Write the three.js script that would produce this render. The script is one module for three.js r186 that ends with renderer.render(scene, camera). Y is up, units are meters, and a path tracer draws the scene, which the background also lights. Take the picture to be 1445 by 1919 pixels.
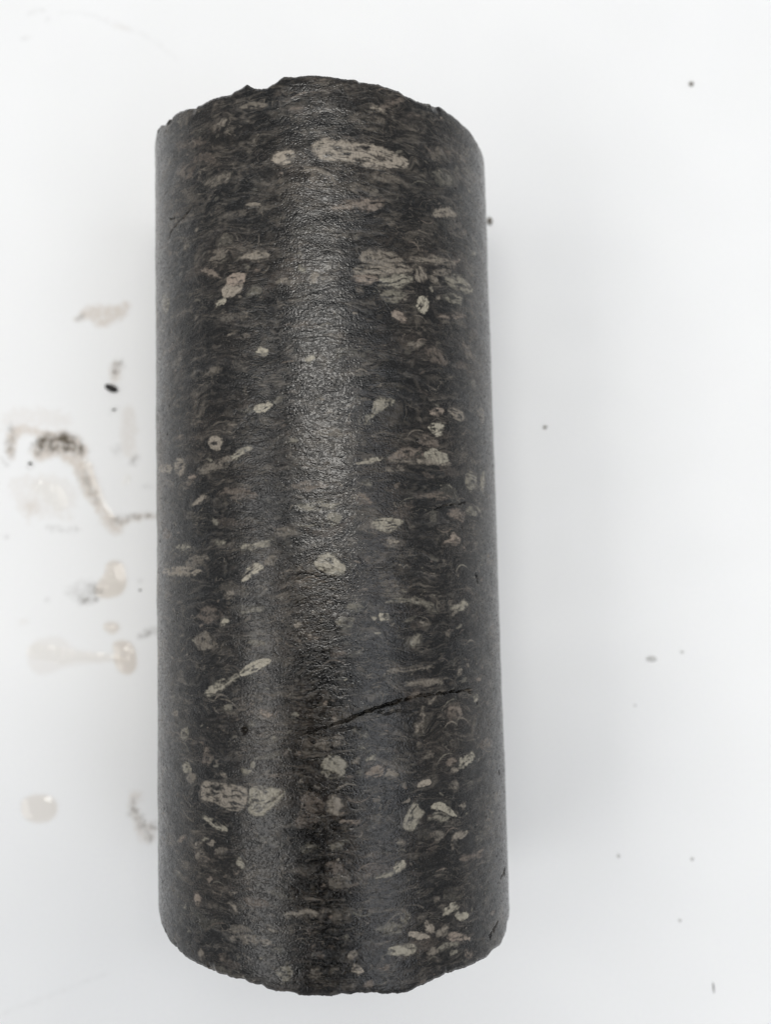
import * as THREE from 'three';
import { RectAreaLightUniformsLib } from 'three/addons/lights/RectAreaLightUniformsLib.js';
RectAreaLightUniformsLib.init();

// ------------------------------------------------------------------ camera, lamps, exposure
const MM = 0.001, R = 31.75;                       // the core is 63.5 mm across; lengths below are mm unless said
const CAM = [10.973, 247.371, 0], PITCH = 0.0964891, ROLL = -0.0240004, FOCAL = 2148.48;   // FOCAL in photo pixels
const scene = new THREE.Scene();
scene.background = new THREE.Color(0.47, 0.478, 0.492);            // the pale, unlit surroundings
const camera = new THREE.PerspectiveCamera(2 * Math.atan(959.5 / FOCAL) * 180 / Math.PI, 772 / 1024, 0.005, 20);
const cf = new THREE.Vector3(0, -Math.cos(PITCH), -Math.sin(PITCH));
const cr0 = new THREE.Vector3(1, 0, 0), cu0 = new THREE.Vector3().crossVectors(cr0, cf);
const cr = cr0.clone().multiplyScalar(Math.cos(ROLL)).addScaledVector(cu0, Math.sin(ROLL));
const cu = cr0.clone().multiplyScalar(-Math.sin(ROLL)).addScaledVector(cu0, Math.cos(ROLL));
camera.position.set(CAM[0] * MM, CAM[1] * MM, CAM[2] * MM);
camera.quaternion.setFromRotationMatrix(new THREE.Matrix4().makeBasis(cr, cu, cf.clone().negate()));
camera.focus = 0.187;
camera.userData.fStop = camera.getFocalLength() / 3.0;      // a 3 mm opening, as a phone lens has
const renderer = new THREE.WebGLRenderer({ antialias: true });
renderer.toneMapping = THREE.LinearToneMapping;
renderer.toneMappingExposure = 1;
renderer.shadowMap.enabled = true;

function ceilingPanel(x, y, z, w, h, intensity, color, label) {
  const g = new THREE.Group(); g.name = numbered('ceiling_panel'); scene.add(g);
  g.position.set(x, y, z); g.userData = { label, category: 'ceiling lamp', group: 'ceiling lamps over the table' };
  const frame = new THREE.Mesh(new THREE.BoxGeometry(w + 0.04, 0.03, h + 0.04), new THREE.MeshStandardMaterial({ color: 0xd8d8d8, roughness: 0.6 }));
  frame.name = 'lamp_frame'; frame.position.y = 0.022; g.add(frame);
  const glow = new THREE.Mesh(new THREE.BoxGeometry(w, 0.004, h), new THREE.MeshStandardMaterial({ color: 0xffffff, emissive: color, emissiveIntensity: 0.6, roughness: 0.8 }));
  glow.name = 'diffuser'; glow.position.y = 0.004; g.add(glow);
  const l = new THREE.RectAreaLight(color, intensity, w, h); l.name = 'panel_light';
  l.position.set(0, -0.002, 0); l.rotation.x = -Math.PI / 2; g.add(l);
  return g;
}
const taken = {};
function numbered(n) { const k = taken[n] = (taken[n] ?? -1) + 1; return k ? `${n}_${String(k).padStart(3, '0')}` : n; }
ceilingPanel(-1.12, 1.25, 0.30, 0.80, 1.20, 2.4, 0xfffdfa, 'wide dim ceiling lamp above the muddy side of the table');
ceilingPanel(0.03, 1.25, -0.28, 0.70, 0.24, 10.2, 0xfffcf6, 'small bright ceiling lamp between the two wide ones');
ceilingPanel(0.84, 1.25, 0.34, 0.84, 1.20, 1.1, 0xf6f9ff, 'cooler wide ceiling lamp above the clean side of the table');

// ------------------------------------------------------------------ small tools
function rng(seed) { let s = seed >>> 0; return () => { s = (s + 0x6D2B79F5) | 0; let t = Math.imul(s ^ (s >>> 15), 1 | s); t = (t + Math.imul(t ^ (t >>> 7), 61 | t)) ^ t; return ((t ^ (t >>> 14)) >>> 0) / 4294967296; }; }
const PERM = new Uint8Array(512), GRX = new Float32Array(256), GRY = new Float32Array(256);
{ const r = rng(77); const p = [...Array(256).keys()]; for (let i = 255; i > 0; i--) { const j = (r() * (i + 1)) | 0; [p[i], p[j]] = [p[j], p[i]]; } for (let i = 0; i < 512; i++) PERM[i] = p[i & 255]; for (let i = 0; i < 256; i++) { const a = r() * 6.28319; GRX[i] = Math.cos(a); GRY[i] = Math.sin(a); } }
function noise(x, y) {                                       // gradient noise, about -1 .. 1
  const xf = Math.floor(x), yf = Math.floor(y), fx = x - xf, fy = y - yf, X = xf & 255, Y = yf & 255;
  const a = PERM[PERM[X] + Y], b = PERM[PERM[X + 1] + Y], c = PERM[PERM[X] + Y + 1], d = PERM[PERM[X + 1] + Y + 1];
  const u = fx * fx * fx * (fx * (fx * 6 - 15) + 10), v = fy * fy * fy * (fy * (fy * 6 - 15) + 10);
  const n0 = GRX[a] * fx + GRY[a] * fy, n1 = GRX[b] * (fx - 1) + GRY[b] * fy, n2 = GRX[c] * fx + GRY[c] * (fy - 1), n3 = GRX[d] * (fx - 1) + GRY[d] * (fy - 1);
  return 1.5 * (n0 + u * (n1 - n0) + v * (n2 + u * (n3 - n2) - n0 - u * (n1 - n0)));
}
const clamp = (x, a = 0, b = 1) => x < a ? a : x > b ? b : x;
const sst = (a, b, x) => { const t = clamp((x - a) / (b - a)); return t * t * (3 - 2 * t); };
function pixelRay(px, py) {                                  // a photo pixel gives a direction only
  return cf.clone().multiplyScalar(FOCAL).addScaledVector(cr, px - 722.5).addScaledVector(cu, 959.5 - py).normalize();
}
function onCore(px, py) {                                    // where that direction meets the core's round side: [arc length from the crown, z]
  for (let k = 0; k < 200; k++, px += px < 615 ? 0.5 : -0.5) {
    const d = pixelRay(px, py), ox = CAM[0], oy = CAM[1] - R;
    const A = d.x * d.x + d.y * d.y, B = ox * d.x + oy * d.y, C = ox * ox + oy * oy - R * R, D = B * B - A * C;
    if (D < 0) continue;
    const t = (-B - Math.sqrt(D)) / A;
    return [Math.atan2(ox + t * d.x, oy + t * d.y) * R, t * d.z];
  }
  return [0, 0];
}
function onTable(px, py) { const d = pixelRay(px, py), t = -CAM[1] / d.y; return [CAM[0] + t * d.x, t * d.z]; }
function chaikin(p, n) { for (let k = 0; k < n; k++) { const q = []; for (let i = 0; i < p.length; i++) { const a = p[i], b = p[(i + 1) % p.length]; q.push([a[0] * .75 + b[0] * .25, a[1] * .75 + b[1] * .25], [a[0] * .25 + b[0] * .75, a[1] * .25 + b[1] * .75]); } p = q; } return p; }
function sdPoly(p, x, y) {                                   // distance to the outline, positive inside
  let d = 1e9, inside = false;
  for (let i = 0, j = p.length - 1; i < p.length; j = i++) {
    const ax = p[i][0], ay = p[i][1], ex = p[j][0] - ax, ey = p[j][1] - ay, wx = x - ax, wy = y - ay;
    const t = clamp((wx * ex + wy * ey) / (ex * ex + ey * ey + 1e-12)), bx = wx - ex * t, by = wy - ey * t, q = bx * bx + by * by;
    if (q < d) d = q;
    if ((ay > y) !== (p[j][1] > y) && x < ex * (y - ay) / ey + ax) inside = !inside;
  }
  return inside ? Math.sqrt(d) : -Math.sqrt(d);
}
function sdLine(p, x, y) {                                   // [distance to an open line, how far along 0..1]
  let d = 1e9, at = 0;
  for (let i = 0; i < p.length - 1; i++) {
    const ax = p[i][0], ay = p[i][1], ex = p[i + 1][0] - ax, ey = p[i + 1][1] - ay, wx = x - ax, wy = y - ay;
    const t = clamp((wx * ex + wy * ey) / (ex * ex + ey * ey + 1e-12)), bx = wx - ex * t, by = wy - ey * t, q = bx * bx + by * by;
    if (q < d) { d = q; at = (i + t) / (p.length - 1); }
  }
  return [Math.sqrt(d), at];
}
function bounds(p, m) { let a = 1e9, b = 1e9, c = -1e9, d = -1e9; for (const q of p) { a = Math.min(a, q[0]); b = Math.min(b, q[1]); c = Math.max(c, q[0]); d = Math.max(d, q[1]); } return [a - m, b - m, c + m, d + m]; }
function patch(poly, cell, field, place, uvOf) {             // a sheet cut to an outline: square cells inside, cut cells along the edge
  const [x0, y0, x1, y1] = bounds(poly, cell), nx = Math.ceil((x1 - x0) / cell) + 1, ny = Math.ceil((y1 - y0) / cell) + 1;
  const F = new Float32Array(nx * ny);
  for (let j = 0; j < ny; j++) for (let i = 0; i < nx; i++) F[j * nx + i] = field(x0 + i * cell, y0 + j * cell);
  const pos = [], uv = [], idx = [], seen = new Map();
  const vert = (key, x, y, d) => { let n = seen.get(key); if (n === undefined) { n = pos.length / 3; seen.set(key, n); pos.push(...place(x, y, d)); uv.push(...uvOf(x, y)); } return n; };
  for (let j = 0; j < ny - 1; j++) for (let i = 0; i < nx - 1; i++) {
    const c = [[i, j], [i + 1, j], [i + 1, j + 1], [i, j + 1]], f = c.map(([a, b]) => F[b * nx + a]), out = [];
    for (let k = 0; k < 4; k++) {
      const [a, b] = c[k], [a2, b2] = c[(k + 1) % 4], f0 = f[k], f1 = f[(k + 1) % 4];
      if (f0 > 0) out.push(vert(b * nx + a, x0 + a * cell, y0 + b * cell, f0));
      if ((f0 > 0) !== (f1 > 0)) { const t = f0 / (f0 - f1), n = Math.min(b * nx + a, b2 * nx + a2), h = b === b2 ? 'h' : 'v'; out.push(vert(h + n, x0 + (a + (a2 - a) * t) * cell, y0 + (b + (b2 - b) * t) * cell, 0)); }
    }
    for (let k = 1; k < out.length - 1; k++) idx.push(out[0], out[k + 1], out[k]);
  }
  const g = new THREE.BufferGeometry();
  g.setAttribute('position', new THREE.Float32BufferAttribute(pos, 3)); g.setAttribute('uv', new THREE.Float32BufferAttribute(uv, 2)); g.setIndex(idx); g.computeVertexNormals();
  return g;
}
function tex(data, w, h, srgb) { const t = new THREE.DataTexture(data, w, h, THREE.RGBAFormat); t.magFilter = THREE.LinearFilter; t.minFilter = THREE.LinearMipmapLinearFilter; t.generateMipmaps = true; if (srgb) t.colorSpace = THREE.SRGBColorSpace; t.needsUpdate = true; return t; }
const toS = (c) => { c = clamp(c); return 255 * (c <= 0.0031308 ? 12.92 * c : 1.055 * Math.pow(c, 1 / 2.4) - 0.055); };
const SRGB = new Uint8Array(4097); for (let i = 0; i <= 4096; i++) SRGB[i] = Math.round(toS(i / 4096));
const s8 = (c) => SRGB[(clamp(c) * 4096) | 0];
function shade(o) { o.castShadow = o.receiveShadow = true; return o; }

// ------------------------------------------------------------------ the table top, white laminate with dried and wet mud
const zoom = (ox, oy, s, pts, to) => { const r = []; for (let i = 0; i < pts.length; i += 2) r.push(to(ox + pts[i] * s, oy + pts[i + 1] * s)); return r; };
const Z = { a: [0, 540, .2145], b: [0, 760, .2145], c: [0, 1020, .2145], d: [0, 1350, .2145], e: [0, 0, .2768], p: [0, 0, 1] };
const tb = (k, pts) => zoom(...Z[k], pts, onTable);
const TX0 = -112, TZ0 = -160, TW = 240, TH = 280, TN = 1536, TM = 1792;
// [view, strength, colour, raggedness, outline]: colour 0 tan, 1 grey, 2 dark silt
const stains = [
  ['a', .95, 0, .7, [640, 290, 690, 250, 700, 190, 760, 165, 880, 150, 1040, 155, 1080, 120, 1130, 130, 1120, 220, 1070, 250, 960, 330, 850, 345, 800, 290, 720, 265]],
  ['a', .9, 2, 1.2, [1000, 640, 1065, 625, 1050, 700, 1030, 760, 985, 750, 975, 700]],
  ['a', .7, 0, .6, [960, 640, 1060, 640, 1050, 820, 960, 840]],
  ['a', 1, 2, .5, [670, 270, 715, 240, 725, 255, 690, 275]],
  ['a', .5, 1, 1, [955, 1045, 1015, 1040, 1010, 1075, 950, 1080]],
  ['b', 1.1, 0, .9, [60, 470, 55, 250, 110, 195, 190, 180, 330, 200, 380, 230, 600, 225, 700, 290, 765, 380, 750, 480, 640, 560, 560, 490, 480, 440, 380, 490, 290, 470, 260, 390, 340, 330, 320, 250, 200, 250, 135, 330, 110, 470]],
  ['b', 1.0, 2, 1.3, [275, 360, 350, 270, 420, 250, 540, 250, 620, 240, 700, 310, 755, 390, 700, 440, 600, 400, 480, 420, 380, 400, 300, 430]],
  ['b', 1.1, 2, .6, [520, 270, 590, 245, 625, 320, 570, 350]],
  ['b', .9, 2, .8, [350, 330, 360, 265, 415, 260, 400, 330, 385, 350]],
  ['b', .9, 2, .8, [60, 320, 85, 260, 120, 250, 105, 340, 100, 460, 80, 460]],
  ['b', .8, 2, .7, [55, 200, 85, 160, 95, 195, 120, 200, 90, 225]],
  ['b', .95, 0, .7, [620, 540, 770, 470, 810, 560, 860, 690, 890, 850, 970, 960, 1060, 1000, 1200, 955, 1355, 950, 1355, 980, 1200, 995, 1060, 1040, 1060, 1130, 960, 1110, 880, 1010, 810, 870, 720, 790, 680, 630]],
  ['b', .45, 2, 1.0, [660, 560, 790, 560, 830, 690, 870, 860, 830, 860, 760, 760, 690, 640]],
  ['b', .8, 2, .8, [960, 990, 1070, 975, 1200, 950, 1350, 955, 1350, 972, 1180, 980, 1050, 1030, 980, 1030]],
  ['b', .9, 1, .6, [10, 450, 35, 470, 70, 520, 50, 535, 20, 490]],
  ['b', .75, 2, .6, [245, 510, 285, 505, 280, 525, 250, 528]],
  ['b', .45, 0, 1.4, [200, 820, 330, 830, 340, 870, 280, 950, 260, 1000, 230, 1010, 220, 920]],
  ['b', .35, 0, 1.4, [500, 960, 650, 955, 660, 995, 560, 1000]],
  ['b', .4, 2, 1.2, [400, 1060, 560, 1085, 690, 1070, 690, 1095, 540, 1105, 420, 1085]],
  ['b', .55, 1, 1, [970, 360, 1040, 340, 1050, 440, 1000, 470, 980, 420]],
  ['b', .8, 2, .7, [1135, 490, 1165, 450, 1205, 450, 1180, 500, 1150, 515]],
  ['b', .45, 0, .6, [1060, 0, 1190, 10, 1190, 400, 1160, 470, 1060, 440, 1050, 200]],
  ['b', .5, 1, 1, [1220, 705, 1355, 710, 1355, 725, 1230, 722]],
  ['b', .3, 0, 1.4, [0, 30, 300, 10, 600, 60, 620, 200, 300, 180, 60, 180, 0, 250]],
  ['b', .3, 0, 1.4, [60, 640, 220, 600, 600, 620, 700, 800, 600, 950, 300, 1000, 120, 900]],
  ['b', .7, 1, .6, [35, 1145, 65, 1140, 70, 1160, 40, 1165]],
  ['c', .6, 0, .25, [930, 150, 1060, 140, 1105, 280, 1095, 400, 1005, 470, 860, 470, 815, 420, 850, 330, 915, 270]],
  ['c', .5, 1, 1.4, [560, 400, 700, 320, 830, 320, 860, 430, 840, 490, 720, 530, 620, 480]],
  ['c', 1.1, 2, .8, [790, 370, 830, 350, 850, 400, 880, 400, 850, 425, 810, 420]],
  ['c', .8, 2, 1.0, [690, 440, 800, 450, 855, 480, 780, 510, 720, 520]],
  ['c', .5, 0, .2, [895, 700, 950, 675, 1035, 690, 1045, 750, 980, 790, 920, 765]],
  ['c', .62, 0, .2, [985, 850, 1120, 835, 1190, 930, 1195, 1090, 1110, 1150, 1010, 1095, 990, 950]],
  ['c', .3, 0, .3, [210, 990, 280, 830, 540, 790, 640, 930, 980, 950, 1000, 1030, 620, 1050, 420, 1140, 300, 1140]],
  ['c', 1.1, 2, .5, [1195, 800, 1240, 790, 1300, 750, 1360, 738, 1360, 770, 1310, 775, 1250, 808]],
  ['c', .7, 1, .5, [1205, 315, 1235, 305, 1235, 325, 1210, 330]],
  ['c', .7, 1, .5, [395, 485, 425, 478, 425, 498, 400, 500]],
  ['c', .2, 0, .3, [160, 650, 245, 650, 245, 700, 160, 710]],
  ['d', .4, 0, .15, [170, 760, 200, 680, 310, 645, 430, 655, 500, 720, 495, 820, 420, 890, 310, 900, 205, 860]],
  ['d', .8, 2, 1.3, [1145, 710, 1170, 705, 1200, 830, 1250, 880, 1300, 920, 1365, 910, 1360, 950, 1310, 960, 1330, 1040, 1300, 1050, 1270, 960, 1215, 920, 1190, 860, 1130, 830]],
  ['d', .55, 0, .9, [1120, 600, 1250, 640, 1230, 700, 1190, 760, 1220, 860, 1360, 900, 1360, 1050, 1280, 1080, 1200, 1020, 1130, 860]],
  ['e', .45, 1, .6, [185, 92, 240, 72, 295, 62, 295, 76, 245, 84, 195, 100]],
  ['e', .35, 1, .8, [140, 255, 200, 245, 205, 258, 160, 268]],
  ['e', .3, 1, .8, [300, 130, 330, 125, 330, 142, 305, 145]],
  ['e', .17, 1, .7, [360, 95, 500, 70, 650, 95, 780, 150, 860, 180, 960, 215, 1060, 275, 1200, 400, 1190, 410, 1040, 290, 940, 232, 850, 205, 760, 180, 640, 115, 500, 85]],
  ['e', .25, 0, .8, [760, 165, 870, 175, 880, 205, 780, 195]],
  ['p', .16, 1, .6, [0, 1898, 80, 1868, 200, 1822, 200, 1826, 80, 1874, 0, 1904]],
].map(([v, k, c, rag, pts]) => ({ k, c, rag, p: chaikin(tb(v, pts), 2) }));
const tableMat = (() => {
  const col = new Uint8Array(TN * TM * 4), rou = new Uint8Array(TN * TM * 4), K = [0, 1, 2].map(() => new Float32Array(TN * TM));
  stains.forEach((s, n) => {
    const [a, b, c, d] = bounds(s.p, 3), soft = s.rag < .4 ? .8 : s.c === 2 ? 1.15 : .95;
    for (let j = Math.max(0, ((b - TZ0) / TH * TM) | 0); j < Math.min(TM, (d - TZ0) / TH * TM); j++) for (let i = Math.max(0, ((a - TX0) / TW * TN) | 0); i < Math.min(TN, (c - TX0) / TW * TN); i++) {
      const x = TX0 + (i + .5) / TN * TW, z = TZ0 + (j + .5) / TM * TH;
      const q = sdPoly(s.p, x, z) + s.rag * (.55 * noise(x * .55 + n * 7, z * .55) + .4 * noise(x * 1.7, z * 1.7 + n * 3));
      let m = sst(-soft, soft, q) * s.k;
      if (s.rag > .4) m *= (s.c ? .35 : .6) + (s.c ? .65 : .4) * sst(-.45, .5, noise(x * .9 + n, z * .9) + .6 * noise(x * 2.6, z * 2.6 + n) + (s.c === 2 ? -.05 : .25));
      const o = j * TN + i; K[s.c][o] = Math.min(1.2, K[s.c][o] + m);
    }
  });
  const P = [[.66, .595, .53], [.40, .39, .38], [.115, .095, .07]], S = [.75, .55, .85];
  for (let j = 0; j < TM; j++) for (let i = 0; i < TN; i++) {
    const o = j * TN + i, x = i / TN * TW, z = j / TM * TH, f = 1 + .012 * noise(x * .06, z * .06) + .008 * noise(x * 1.3, z * 1.3);
    let c = [.875 * f, .882 * f, .885 * f], w = 0;
    for (let k = 0; k < 3; k++) { const m = clamp(K[k][o] * S[k]); w = Math.max(w, m); for (let q = 0; q < 3; q++) c[q] += (P[k][q] - c[q]) * m; }
    for (let q = 0; q < 3; q++) col[o * 4 + q] = s8(c[q]);
    col[o * 4 + 3] = rou[o * 4 + 3] = 255;
    rou[o * 4] = rou[o * 4 + 2] = 0; rou[o * 4 + 1] = 255 * clamp(.55 + .05 * noise(x * .12, z * .12) + .2 * w);
  }
  return new THREE.MeshStandardMaterial({ map: tex(col, TN, TM, true), roughnessMap: tex(rou, TN, TM), roughness: 1 });
})();
{
  const g = new THREE.Group(); g.name = 'table'; g.userData = { label: 'white laminate table top spotted with mud', category: 'table', kind: 'structure' }; scene.add(g);
  const plain = new THREE.MeshStandardMaterial({ color: new THREE.Color().setRGB(.875, .882, .885), roughness: .55 });
  const sheet = (x0, x1, z0, z1, m, name) => {
    const q = new THREE.PlaneGeometry(1, 1); q.rotateX(-Math.PI / 2); q.scale((x1 - x0) * MM, 1, (z1 - z0) * MM); q.translate((x0 + x1) / 2 * MM, 0, (z0 + z1) / 2 * MM);
    const u = q.attributes.uv; for (let i = 0; i < u.count; i++) u.setY(i, 1 - u.getY(i));
    const o = shade(new THREE.Mesh(q, m)); o.name = name; g.add(o);
  };
  const X1 = TX0 + TW, Z1 = TZ0 + TH, E = 700, F = 440;     // F: the near edge of the table
  sheet(TX0, X1, TZ0, Z1, tableMat, 'table_surface');
  sheet(-E, TX0, -E, F, plain, 'table_surface'); sheet(X1, E, -E, F, plain, 'table_surface'); sheet(TX0, X1, -E, TZ0, plain, 'table_surface'); sheet(TX0, X1, Z1, F, plain, 'table_surface');
  const slab = shade(new THREE.Mesh(new THREE.BoxGeometry(1.4, .024, 1.14), plain)); slab.position.set(0, -.0125, -.13); slab.name = 'table_board'; g.add(slab);
}

// ------------------------------------------------------------------ the drill core
// outlines read off three enlargements of the photograph
const V = { A: [280, 120, .4706], B: [280, 700, .4706], C: [280, 1290, .4706], D: [600, 440, .2353], E: [600, 760, .249], F: [280, 440, .2353] };
const topEdge = [...zoom(280, 120, .2353, [58, 520, 62, 500, 70, 480, 88, 486, 105, 490, 118, 474, 140, 440, 190, 395, 250, 365, 330, 345, 400, 320, 440, 295, 500, 265, 560, 250, 640, 235, 665, 210, 720, 185, 745, 168, 770, 150, 790, 166, 810, 178, 850, 185, 890, 190, 930, 182, 970, 155, 1000, 142, 1030, 115, 1065, 92, 1110, 92, 1160, 97, 1210, 88, 1260, 80, 1310, 83, 1350, 80, 1380, 88], onCore),
  ...zoom(600, 120, .2353, [20, 88, 60, 88, 100, 97, 150, 103, 200, 115, 270, 115, 330, 130, 400, 150, 465, 152, 510, 172, 540, 178, 600, 200, 635, 210, 680, 245, 720, 258, 770, 285, 830, 305, 880, 305, 920, 318, 985, 345, 1020, 375, 1060, 400, 1110, 440, 1150, 480, 1200, 520, 1230, 570, 1265, 630, 1290, 680, 1308, 750], onCore)];
const lowEdge = [...zoom(280, 1640, .2353, [72, 330, 85, 400, 110, 460, 150, 535, 200, 585, 240, 625, 270, 655, 330, 690, 400, 725, 445, 745, 475, 772, 510, 775, 550, 795, 600, 800, 625, 818, 680, 830, 740, 838, 790, 862, 840, 880, 875, 880, 920, 905, 990, 932, 1050, 935, 1140, 940, 1190, 965, 1250, 968, 1310, 965, 1350, 967], onCore),
  ...zoom(600, 1640, .263, [0, 865, 80, 870, 150, 850, 220, 858, 260, 843, 340, 845, 410, 842, 450, 855, 520, 848, 570, 848, 650, 830, 700, 802, 760, 780, 830, 745, 900, 710, 960, 690, 1040, 665, 1100, 640, 1140, 618, 1200, 590, 1250, 530, 1300, 500, 1310, 470, 1335, 410, 1340, 350], onCore)];
function edgeFn(pts, seed) {
  const p = pts.slice().sort((a, b) => a[0] - b[0]), n = p.length;
  return (s) => {
    const w = .16 * noise(s * .9 + seed, seed) + .10 * noise(s * 2.4, seed * 3) + .06 * noise(s * 5.5, seed);
    if (s <= p[0][0] || s >= p[n - 1][0]) {                  // the side that faces the table: bridge the two ends, uneven
      const L = 2 * Math.PI * R - (p[n - 1][0] - p[0][0]), t = (s >= p[n - 1][0] ? s - p[n - 1][0] : s + 2 * Math.PI * R - p[n - 1][0]) / L, e = Math.min(t, 1 - t) * L;
      return p[n - 1][1] + (p[0][1] - p[n - 1][1]) * t + w + 1.2 * sst(0, 12, e) * noise(s * .12, seed + 4);
    }
    let i = 0; while (p[i + 1][0] < s) i++;
    const t = (s - p[i][0]) / (p[i + 1][0] - p[i][0] + 1e-9);
    return p[i][1] + (p[i + 1][1] - p[i][1]) * t + .7 * w;
  };
}
const zTop = edgeFn(topEdge, 11), zLow = edgeFn(lowEdge, 23);

// cracks: [view, width mm at the widest, depth mm, line]
const cracks = [
  ['C', .30, .7, [606, 184, 640, 176, 680, 160, 720, 150, 760, 135, 800, 122, 830, 108, 870, 90, 920, 75, 1000, 50, 1080, 30, 1200, 15, 1270, 8]],
  ['C', .55, .8, [1262, 4, 1274, 8, 1280, 22]],
  ['C', .2, .3, [690, 160, 735, 170, 790, 160, 840, 162]], ['C', .2, .3, [880, 88, 930, 100, 1000, 88, 1060, 94]], ['C', .16, .3, [560, 196, 585, 188, 606, 184]],
  ['C', .16, .22, [830, 108, 900, 102, 960, 84, 1040, 72, 1180, 42]],
  ['A', .15, .2, [300, 425, 380, 410, 430, 398, 490, 395, 530, 405, 580, 388]],
  ['A', .18, .26, [650, 383, 700, 390, 760, 385, 800, 392, 840, 408, 930, 430, 1010, 446]],
  ['A', .18, .26, [840, 466, 900, 490, 950, 508, 1010, 524]],
  ['A', .2, .35, [78, 690, 86, 665, 104, 640, 135, 610, 150, 590, 168, 572]],
  ['A', .2, .3, [80, 612, 92, 616, 100, 610]],
  ['A', .13, .2, [113, 345, 116, 400, 114, 475]],
  ['A', .17, .2, [560, 935, 640, 915, 720, 895, 800, 872, 900, 890, 960, 985]],
  ['A', .13, .16, [560, 1090, 700, 1085, 780, 1098, 900, 1092]],
  ['A', .15, .2, [600, 650, 680, 665, 760, 672, 860, 668]],
  ['B', .26, .35, [1130, 545, 1180, 522, 1230, 520, 1262, 512]],
  ['B', .4, .6, [1300, 800, 1306, 815, 1308, 832]],
  ['B', .14, .2, [600, 595, 680, 582, 760, 598, 800, 590]],
  ['B', .16, .2, [130, 1185, 180, 1192, 250, 1200]],
  ['C', .15, .2, [560, 180, 610, 195, 600, 240]],
  ['C', .16, .2, [560, 478, 620, 490, 680, 512, 720, 500]],
  ['C', .14, .2, [372, 490, 385, 455, 392, 400, 390, 385]],
  ['C', .14, .2, [440, 512, 480, 470, 530, 420]],
  ['C', .3, .4, [1355, 985, 1375, 960, 1390, 930]],
  ['C', .3, .4, [1400, 755, 1412, 735, 1418, 715]],
  ['C', .2, .3, [1392, 330, 1396, 350]],
  ['C', .13, .15, [520, 870, 620, 850, 720, 820, 800, 780]],
  ['A', .12, .15, [590, 1040, 700, 1036, 820, 1050]],
  ['B', .13, .15, [250, 720, 300, 700, 380, 690]],
].map(([v, w, d, pts]) => { const p = zoom(...V[v], pts, onCore); return { w, d, p, b: bounds(p, 1.2), deep: d >= .3 }; });
// open pits: [view, x, y, radius mm, depth]
const pits = [['C', 375, 168, .8, .7], ['B', 1155, 300, .45, .4], ['B', 1068, 268, .5, .4], ['C', 1148, 915, .4, .4], ['B', 40, 668, .35, .3], ['C', 1305, 60, .3, .3], ['B', 70, 240, .25, .3], ['C', 60, 480, .25, .25], ['C', 52, 770, .3, .3], ['C', 1360, 990, .5, .4], ['C', 1375, 965, .4, .4], ['C', 1415, 740, .4, .4], ['B', 122, 792, .35, .3], ['C', 190, 925, .5, .3]]
  .map(([v, x, y, r, d]) => [...zoom(...V[v], [x, y], onCore)[0], r, d]);
{ const q = rng(5); for (let i = 0; i < 150; i++) { const side = q() < .5 ? -1 : 1; pits.push([side * (26 + q() * 34), -92 + q() * 148, .1 + q() * .16, .1 + q() * .14]); } }

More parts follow.
